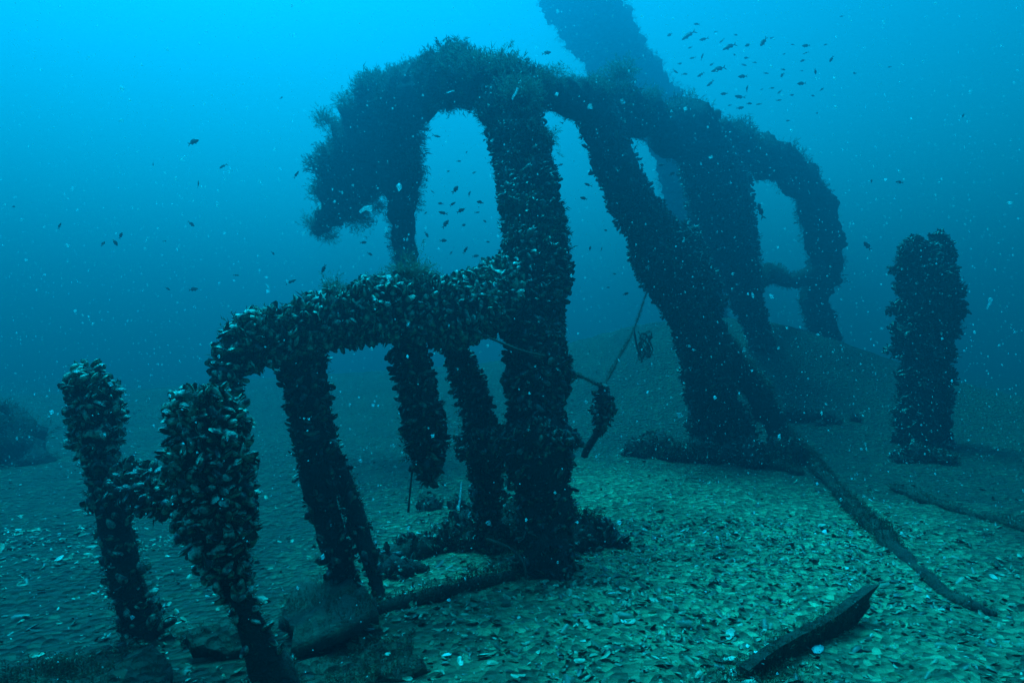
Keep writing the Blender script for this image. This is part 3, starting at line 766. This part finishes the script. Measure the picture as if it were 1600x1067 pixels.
# ------------------------------------------------------------------ fish
def fish_mesh(name, depth, bend=0.0, forked=0.5):
    """head at +x, length 1; one continuous mesh with its fins"""
    st = [(0.50, .015, -.005), (0.46, .055, 0), (0.38, .105, .004), (0.26, .145, .006), (0.10, .155, .004), (-.06, .130, 0), (-.20, .085, 0), (-.30, .045, 0), (-.36, .032, 0)]
    V, F = [], []; nr = 10
    for x, h, zc in st:
        h *= depth
        for j in range(nr):
            a = 2 * PI * j / nr; V.append((x, 0.42 * h * math.sin(a) / max(depth, .6), zc + h * math.cos(a)))
    for i in range(len(st) - 1):
        for j in range(nr):
            a, c = i * nr + j, i * nr + (j + 1) % nr; F.append((a, a + nr, c + nr, c))
    F.append(tuple(range(nr))); e = (len(st) - 1) * nr
    def fin(poly, y=0.006):
        o = len(V); n = len(poly)
        for x, z in poly: V.append((x, y, z))
        for x, z in poly: V.append((x, -y, z))
        F.append(tuple(range(o, o + n))); F.append(tuple(range(o + 2 * n - 1, o + n - 1, -1)))
        for k in range(n): F.append((o + k, o + (k + 1) % n, o + n + (k + 1) % n, o + n + k)[::-1])
    D = depth
    fin([(-.34, .03 * D), (-.44, .12), (-.56, .17), (-.46, .03), (-.42 + .04 * (1 - forked), 0), (-.46, -.03), (-.56, -.17), (-.44, -.12), (-.34, -.03 * D)])
    fin([(.24, .14 * D), (.16, .20 * D), (.0, .205 * D), (-.12, .19 * D), (-.22, .15 * D), (-.24, .07 * D), (0, .12 * D)])
    fin([(-.02, -.12 * D), (-.10, -.19 * D), (-.20, -.16 * D), (-.25, -.06 * D)])
    fin([(.24, -.13 * D), (.17, -.23 * D), (.12, -.22 * D), (.13, -.14 * D)])
    V = [(x, y + bend * min(0, x - .15) ** 2 * 2, z) for x, y, z in V]
    me = bpy.data.meshes.new(name); me.from_pydata(V, [], F)
    me.polygons.foreach_set('use_smooth', [True] * len(me.polygons)); me.materials.append(M_FISH); me.update(); return me
FISH_DEEP, FISH_LONG = fish_mesh('fish', 1.12, .15), fish_mesh('fish', 0.72, -.2)
FISH_ALL = [FISH_DEEP, fish_mesh('fish', 1.2, -.35), fish_mesh('fish', .95, .4), FISH_LONG, fish_mesh('fish', .85, .1)]

def fish(pxx, pyy, Lpx, ang, Y, label, group=None, mesh=None, yaw=None):
    o = bpy.data.objects.new('fish', mesh or random.choice(FISH_ALL)); COL.objects.link(o)
    yaw = random.uniform(-45, 45) if yaw is None else yaw
    s = Lpx * Y / FPX / max(.6, math.cos(math.radians(yaw))) * 1.05
    a = math.radians(ang)
    fwd = Vector((math.cos(a), math.tan(math.radians(yaw)) * 0.8, math.sin(a))).normalized()
    up = Vector((0, 0, 1)); up = (up - fwd * up.dot(fwd))
    if up.length < .25: up = Vector((-math.sin(a), 0, math.cos(a)))
    up.normalize()
    side = up.cross(fwd).normalized()
    m = Matrix((fwd, side, up)).transposed().to_4x4() @ Matrix.Scale(s, 4)
    m.translation = Vector(at(pxx, pyy, Y).tolist()); o.matrix_world = m
    return tag(o, label, 'fish', group)

SCHOOL = [(1089,38,16,190,10.5),(1046,55,12,210,10.8),(1099,62,18,190,10.5),(1128,64,10,215,11),(1168,71,14,205,10),(1147,86,8,0,11),(1097,89,12,70,10.5),(1082,91,12,185,10.5),
 (1239,70,9,185,10),(1259,72,16,180,9.5),(1259,83,11,200,10.8),(1254,95,10,195,11),(1062,100,9,10,11.5),(1112,101,10,205,10.5),(1055,112,14,-25,10.5),(1070,116,12,0,11),(1095,117,14,205,10.2),
 (1197,115,12,0,10.8),(1224,109,10,0,10),(1222,118,12,230,10),(1253,111,7,0,11),(1110,131,15,210,10.2),(1206,138,10,0,10.8),(1218,144,11,220,10.5),
 (1237,149,8,0,11),(1284,140,8,35,11),(1155,152,20,170,9.8),(1066,147,9,20,11),(1186,163,10,180,10),(1157,169,11,0,10.6),(1217,157,12,5,11),(1166,91,11,185,11),(1162,102,14,0,11.8),(1277,177,7,190,11.5),(1231,189,8,190,11.5),(1315,26,8,190,11.5),(1335,115,8,190,11.5),(1390,105,8,190,11.5),(1048,130,9,20,11.5),(1078,75,9,200,11.8),(1118,50,8,190,11.8),(1150,55,9,15,11.8),(1180,98,8,0,11.8),(1205,60,8,200,11.8),(1225,85,7,30,11.8),(1270,150,8,190,11.6),(1140,165,9,200,11.4),(1190,140,8,20,11.4),(1290,70,7,180,11.8),(1100,150,8,210,11.4)]
def heading(a):
    a %= 360
    return 'heading right' if a < 45 or a >= 315 else 'pointing up' if a < 135 else 'heading left' if a < 225 else 'pointing down'
def zone(x, y, xs, ys):
    h = 'left' if x < xs[0] else 'middle' if x < xs[1] else 'right'; v = 'top' if y < ys[0] else 'middle' if y < ys[1] else 'bottom'
    return 'centre' if h == v == 'middle' else (v if h == 'middle' else h + ' side' if v == 'middle' else v + ' ' + h)
for f in SCHOOL: fish(*f, 'small fish %s at %s of the school, upper right' % (heading(f[3]), zone(f[0], f[1], (1120, 1200), (80, 125))), 'fish school at upper right')
fish(1076, 55, 34, 215, 10, 'long slender fish at upper left of the school', None, FISH_LONG, 10)
fish(1140, 73, 32, 205, 9.2, 'large dark slender fish near the top of the school', None, FISH_LONG, 5)
fish(1123, 108, 34, 200, 9.4, 'large dark slender fish in the middle of the school', None, FISH_LONG, 0)
fish(1193, 66, 20, 235, 8.8, 'dark fish diving steeply at top of the school', None, FISH_DEEP, 10)
fish(1160, 120, 18, 180, 9, 'dark deep-bodied fish at the centre of the school, heading left', None, FISH_DEEP, 5)
fish(1252, 131, 17, 180, 8.8, 'dark deep-bodied fish at right of the school, heading left', None, FISH_DEEP, 5)
fish(1299, 93, 13, 240, 9.3, 'dark tilted fish at right end of the school', None, FISH_DEEP, 10)
fish(1274, 112, 12, 280, 9.5, 'small fish pointing straight down at right of the school', None, FISH_DEEP, 10)
fish(1167, 139, 17, 70, 10, 'fish rising steeply at the bottom of the school', None, FISH_LONG, 10)
fish(1131, 147, 14, 180, 9.3, 'dark fish at lower left of the school above the sloping beam', None, FISH_DEEP, 10)
fish(1171, 162, 11, 0, 9, 'darkest small fish at the bottom of the school', None, FISH_DEEP, 10)
LEFT = [(239,256,10,-70,8),(21,323,11,0,9.5),(299,350,11,-45,8),(257,377,9,0,9),(369,430,10,0,8),(262,451,8,-45,8),(427,396,8,-45,8),(440,153,6,60,9),(568,379,11,10,8),(578,397,10,-30,8)]
for f in LEFT: fish(*f, 'tiny dim fish %s at %s of the open water, left of the wreck' % (heading(f[3]), zone(f[0], f[1], (200, 400), (300, 390))), 'scattered fish at left')
fish(302, 222, 22, 20, 6.5, 'dark fish swimming right in open water, highest at left', None, FISH_DEEP, 0)
fish(310, 288, 16, 100, 6.5, 'dark fish pointing up below the highest fish at left', None, FISH_DEEP, 20)
fish(348, 260, 18, 210, 8.5, 'pale slender fish right of the highest fish at left', None, FISH_LONG, 10)
fish(93, 353, 13, 75, 7, 'thin dark fish upright near the left edge', None, FISH_LONG, 20)
fish(189, 368, 12, 80, 6.5, 'upper right of three dark fish close together at left', None, FISH_DEEP, 20)
fish(180, 379, 13, -60, 6.4, 'middle of three dark fish close together at left', None, FISH_DEEP, 20)
fish(161, 381, 10, 60, 6.6, 'leftmost of three dark fish close together at left', None, FISH_DEEP, 20)
fish(463, 273, 18, 60, 8, 'slanting fish just left of the curled arm', None, FISH_LONG, 10)
fish(302, 452, 18, 10, 8, 'dim fish in open water above the near posts', None, FISH_DEEP, 10)
fish(455, 440, 20, 25, 7, 'slender fish just above the low arched beam', None, FISH_LONG, 10)
fish(506, 420, 15, 240, 6, 'dark fish over the low arched beam', None, FISH_DEEP, 10)
INNER = [(651,201,9,20,8),(665,333,8,45,8),(746,332,9,0,8),(667,367,12,-60,8.5),(693,376,12,10,8.5),(717,252,10,0,9),(729,238,7,60,8.5),(743,400,14,10,8.5),(733,303,12,60,8.5),(696,350,20,50,8)]
for f in INNER: fish(*f, 'dim fish %s at %s of the tall arch opening' % (heading(f[3]), zone(f[0], f[1], (690, 732), (260, 345))), 'fish inside the tall arch')
fish(682, 213, 16, -10, 7.5, 'topmost clear fish in the opening of the tall arch', None, FISH_LONG, 10)
INNER2 = [(676,300,8,150,9),(700,268,7,30,9),(741,270,9,200,9),(688,318,10,170,8.6),(724,352,9,20,8.8),(758,346,8,160,9),(705,395,9,60,9),(762,378,8,0,9)]
for f in INNER2: fish(*f, 'faint speck of a fish %s at %s of tall arch opening' % (heading(f[3]), zone(f[0], f[1], (700, 735), (290, 345))), 'faint fish inside the tall arch')
CLUMP = [(712,296,16,60,7.2),(707,319,14,40,7),(720,329,17,25,7.2),(692,333,17,165,7.4),(750,316,13,170,7)]
for f in CLUMP: fish(*f, 'dark fish %s at %s of tight group inside tall arch' % (heading(f[3]), zone(f[0], f[1], (700, 722), (310, 325))), 'tight fish group inside tall arch')
fish(727, 391, 18, 60, 7.5, 'slanting fish low in the opening of the tall arch', None, FISH_LONG, 10)
fish(854, 83, 18, 10, 7.5, 'lone fish above the top beam, left of the mast', None, FISH_DEEP, 5)
GAP = [(918,289,13,160,7.5),(938,292,9,0,8.5),(946,360,8,0,8),(940,389,9,70,8),(960,428,8,0,8),(950,449,7,0,8)]
for f in GAP: fish(*f, 'small fish %s at %s of gap right of tall central leg' % (heading(f[3]), zone(f[0], f[1], (930, 948), (330, 400))), 'fish between the legs')
fish(875, 258, 14, 20, 7.5, 'fish beside the upper right edge of tall central leg', None, FISH_LONG, 10)
fish(887, 364, 16, 165, 6, 'dark fish touching the right edge of tall central leg', None, FISH_DEEP, 20)
fish(912, 310, 14, 160, 7, 'darkest fish between tall central leg and leaning leg, heading left', None, FISH_DEEP, 10)
fish(922, 388, 9, 80, 7.2, 'small dark upright fish between the two big legs', None, FISH_DEEP, 10)
fish(978, 459, 11, 20, 7, 'fish below the others at left edge of leaning leg', None, FISH_DEEP, 10)
fish(1033, 258, 13, 180, 8.5, 'fish framed by the small hole under the sloping beam', None, FISH_DEEP, 10)
fish(1050, 272, 14, 30, 8.2, 'fish at the lower edge of the small hole under the sloping beam', None, FISH_DEEP, 10)
fish(1188, 329, 32, 105, 7.6, 'large dark fish hanging upright beside the right-hand rib', None, FISH_LONG, 10)
fish(1170, 300, 20, 70, 8, 'smaller fish upright under the sloping beam', None, FISH_LONG, 10)
fish(1355, 384, 20, 120, 8.5, 'faint fish between right ribs and lone post', None, FISH_DEEP, 20)
fish(1505, 181, 10, 60, 9, 'tiny fish alone at upper right, above the lone post', None, FISH_DEEP, 10)
fish(1405, 285, 14, 170, 8.5, 'dim fish above the lone post', None, FISH_DEEP, 10)
fish(1362, 283, 8, 80, 9, 'tiny upright fish right of the far rib', None, FISH_DEEP, 10)

# ------------------------------------------------------------------ drifting particles
def flake_shape(seed):
    r = np.random.default_rng(seed); V = np.array([(1, 0, 0), (-1, 0, 0), (0, 1, 0), (0, -1, 0), (0, 0, 1), (0, 0, -1)], float) * r.uniform(.5, 1.3, (6, 1))
    F = np.array([(0, 2, 4), (2, 1, 4), (1, 3, 4), (3, 0, 4), (2, 0, 5), (1, 2, 5), (3, 1, 5), (0, 3, 5)])
    return V, F
def build_snow():
    n = 26000
    y = (rng.uniform(0.6 ** 3, 8.0 ** 3, n)) ** (1 / 3.0); x = rng.uniform(-.95, .95, n) * y; z = rng.uniform(0.1, 6.5, n)
    k = z > gh(x, y) + 0.05; x, y, z = x[k], y[k], z[k]
    m = 2500
    y2 = rng.uniform(0.6, 3.5, m); x2 = rng.uniform(-.95, .95, m) * y2; z2 = CAM_H + rng.uniform(-.8, .6, m) * y2
    k = z2 > gh(x2, y2) + 0.05
    x, y, z = np.concatenate([x, x2[k]]), np.concatenate([y, y2[k]]), np.concatenate([z, z2[k]])
    n = len(x); pos = np.stack([x, y, z], -1)
    sc = 0.0024 * np.exp(rng.normal(0, .5, n)); big = rng.uniform(size=n) < 0.04; sc[big] *= rng.uniform(1.5, 3.0, big.sum())
    sc *= np.clip(y / 3.0, 0.45, 1.5)
    rot = frames(rng.normal(size=(n, 3)), rng.normal(size=(n, 3)))
    o = stuff_mesh('marine_snow', [flake_shape(i) for i in range(5)], pos, rot, sc, M_SNOW, None, np.zeros(3), smooth=False)
    tag(o, 'pale specks drifting everywhere in the water', 'marine snow')
build_snow()
def drifter(label, pts, r):
    W = [at(*p) for p in pts]; bs = W[0].copy()
    r = [0.55 * q for q in r]; t = Tube(W, r, step=0.006, nseg=8, rough=0.35, seed=int(pts[0][0])); V, F = t.mesh()
    tag(mesh_obj('drifting_flake', V - bs, F, M_SNOW, loc=bs), label, 'flake')
drifter('bright white flake drifting at the lower edge of curled arm', [(562, 332, 3), (570, 326, 3), (580, 326, 3)], [.008, .014, .018])
drifter('pale stringy flake drifting right of the lone post', [(1548, 466, 2.5), (1547, 472, 2.5), (1543, 480, 2.5)], [.009, .006, .004])
drifter('pale flake against the top of tall central leg', [(800, 155, 3), (806, 145, 3), (809, 138, 3)], [.007, .008, .006])
drifter('thin white flake under the crown of tall arch', [(698, 146, 3.5), (704, 143, 3.5), (710, 142, 3.5)], [.004, .005, .005])
drifter('pale flake hanging over rubble between stub and central leg', [(716, 797, 3), (719, 775, 3), (721, 752, 3)], [.008, .006, .004])
drifter('blue-white flake over the seabed below the hanging stub', [(640, 822, 3), (636, 826, 3)], [.006, .006])

# ------------------------------------------------------------------ the water itself
def water_box():
    x0, x1, y0, y1, z0, z1 = -90, 90, -30, 150, -3.3, 15.6
    V = [(x0, y0, z0), (x1, y0, z0), (x1, y1, z0), (x0, y1, z0), (x0, y0, z1), (x1, y0, z1), (x1, y1, z1), (x0, y1, z1)]
    F = [(0, 3, 2, 1), (4, 5, 6, 7), (0, 1, 5, 4), (1, 2, 6, 5), (2, 3, 7, 6), (3, 0, 4, 7)]
    o = mesh_obj('haze', V, F, make_water_mat(), smooth=False, kind='stuff')
    tag(o, 'blue-green sea water filling the whole scene', 'water')
water_box()
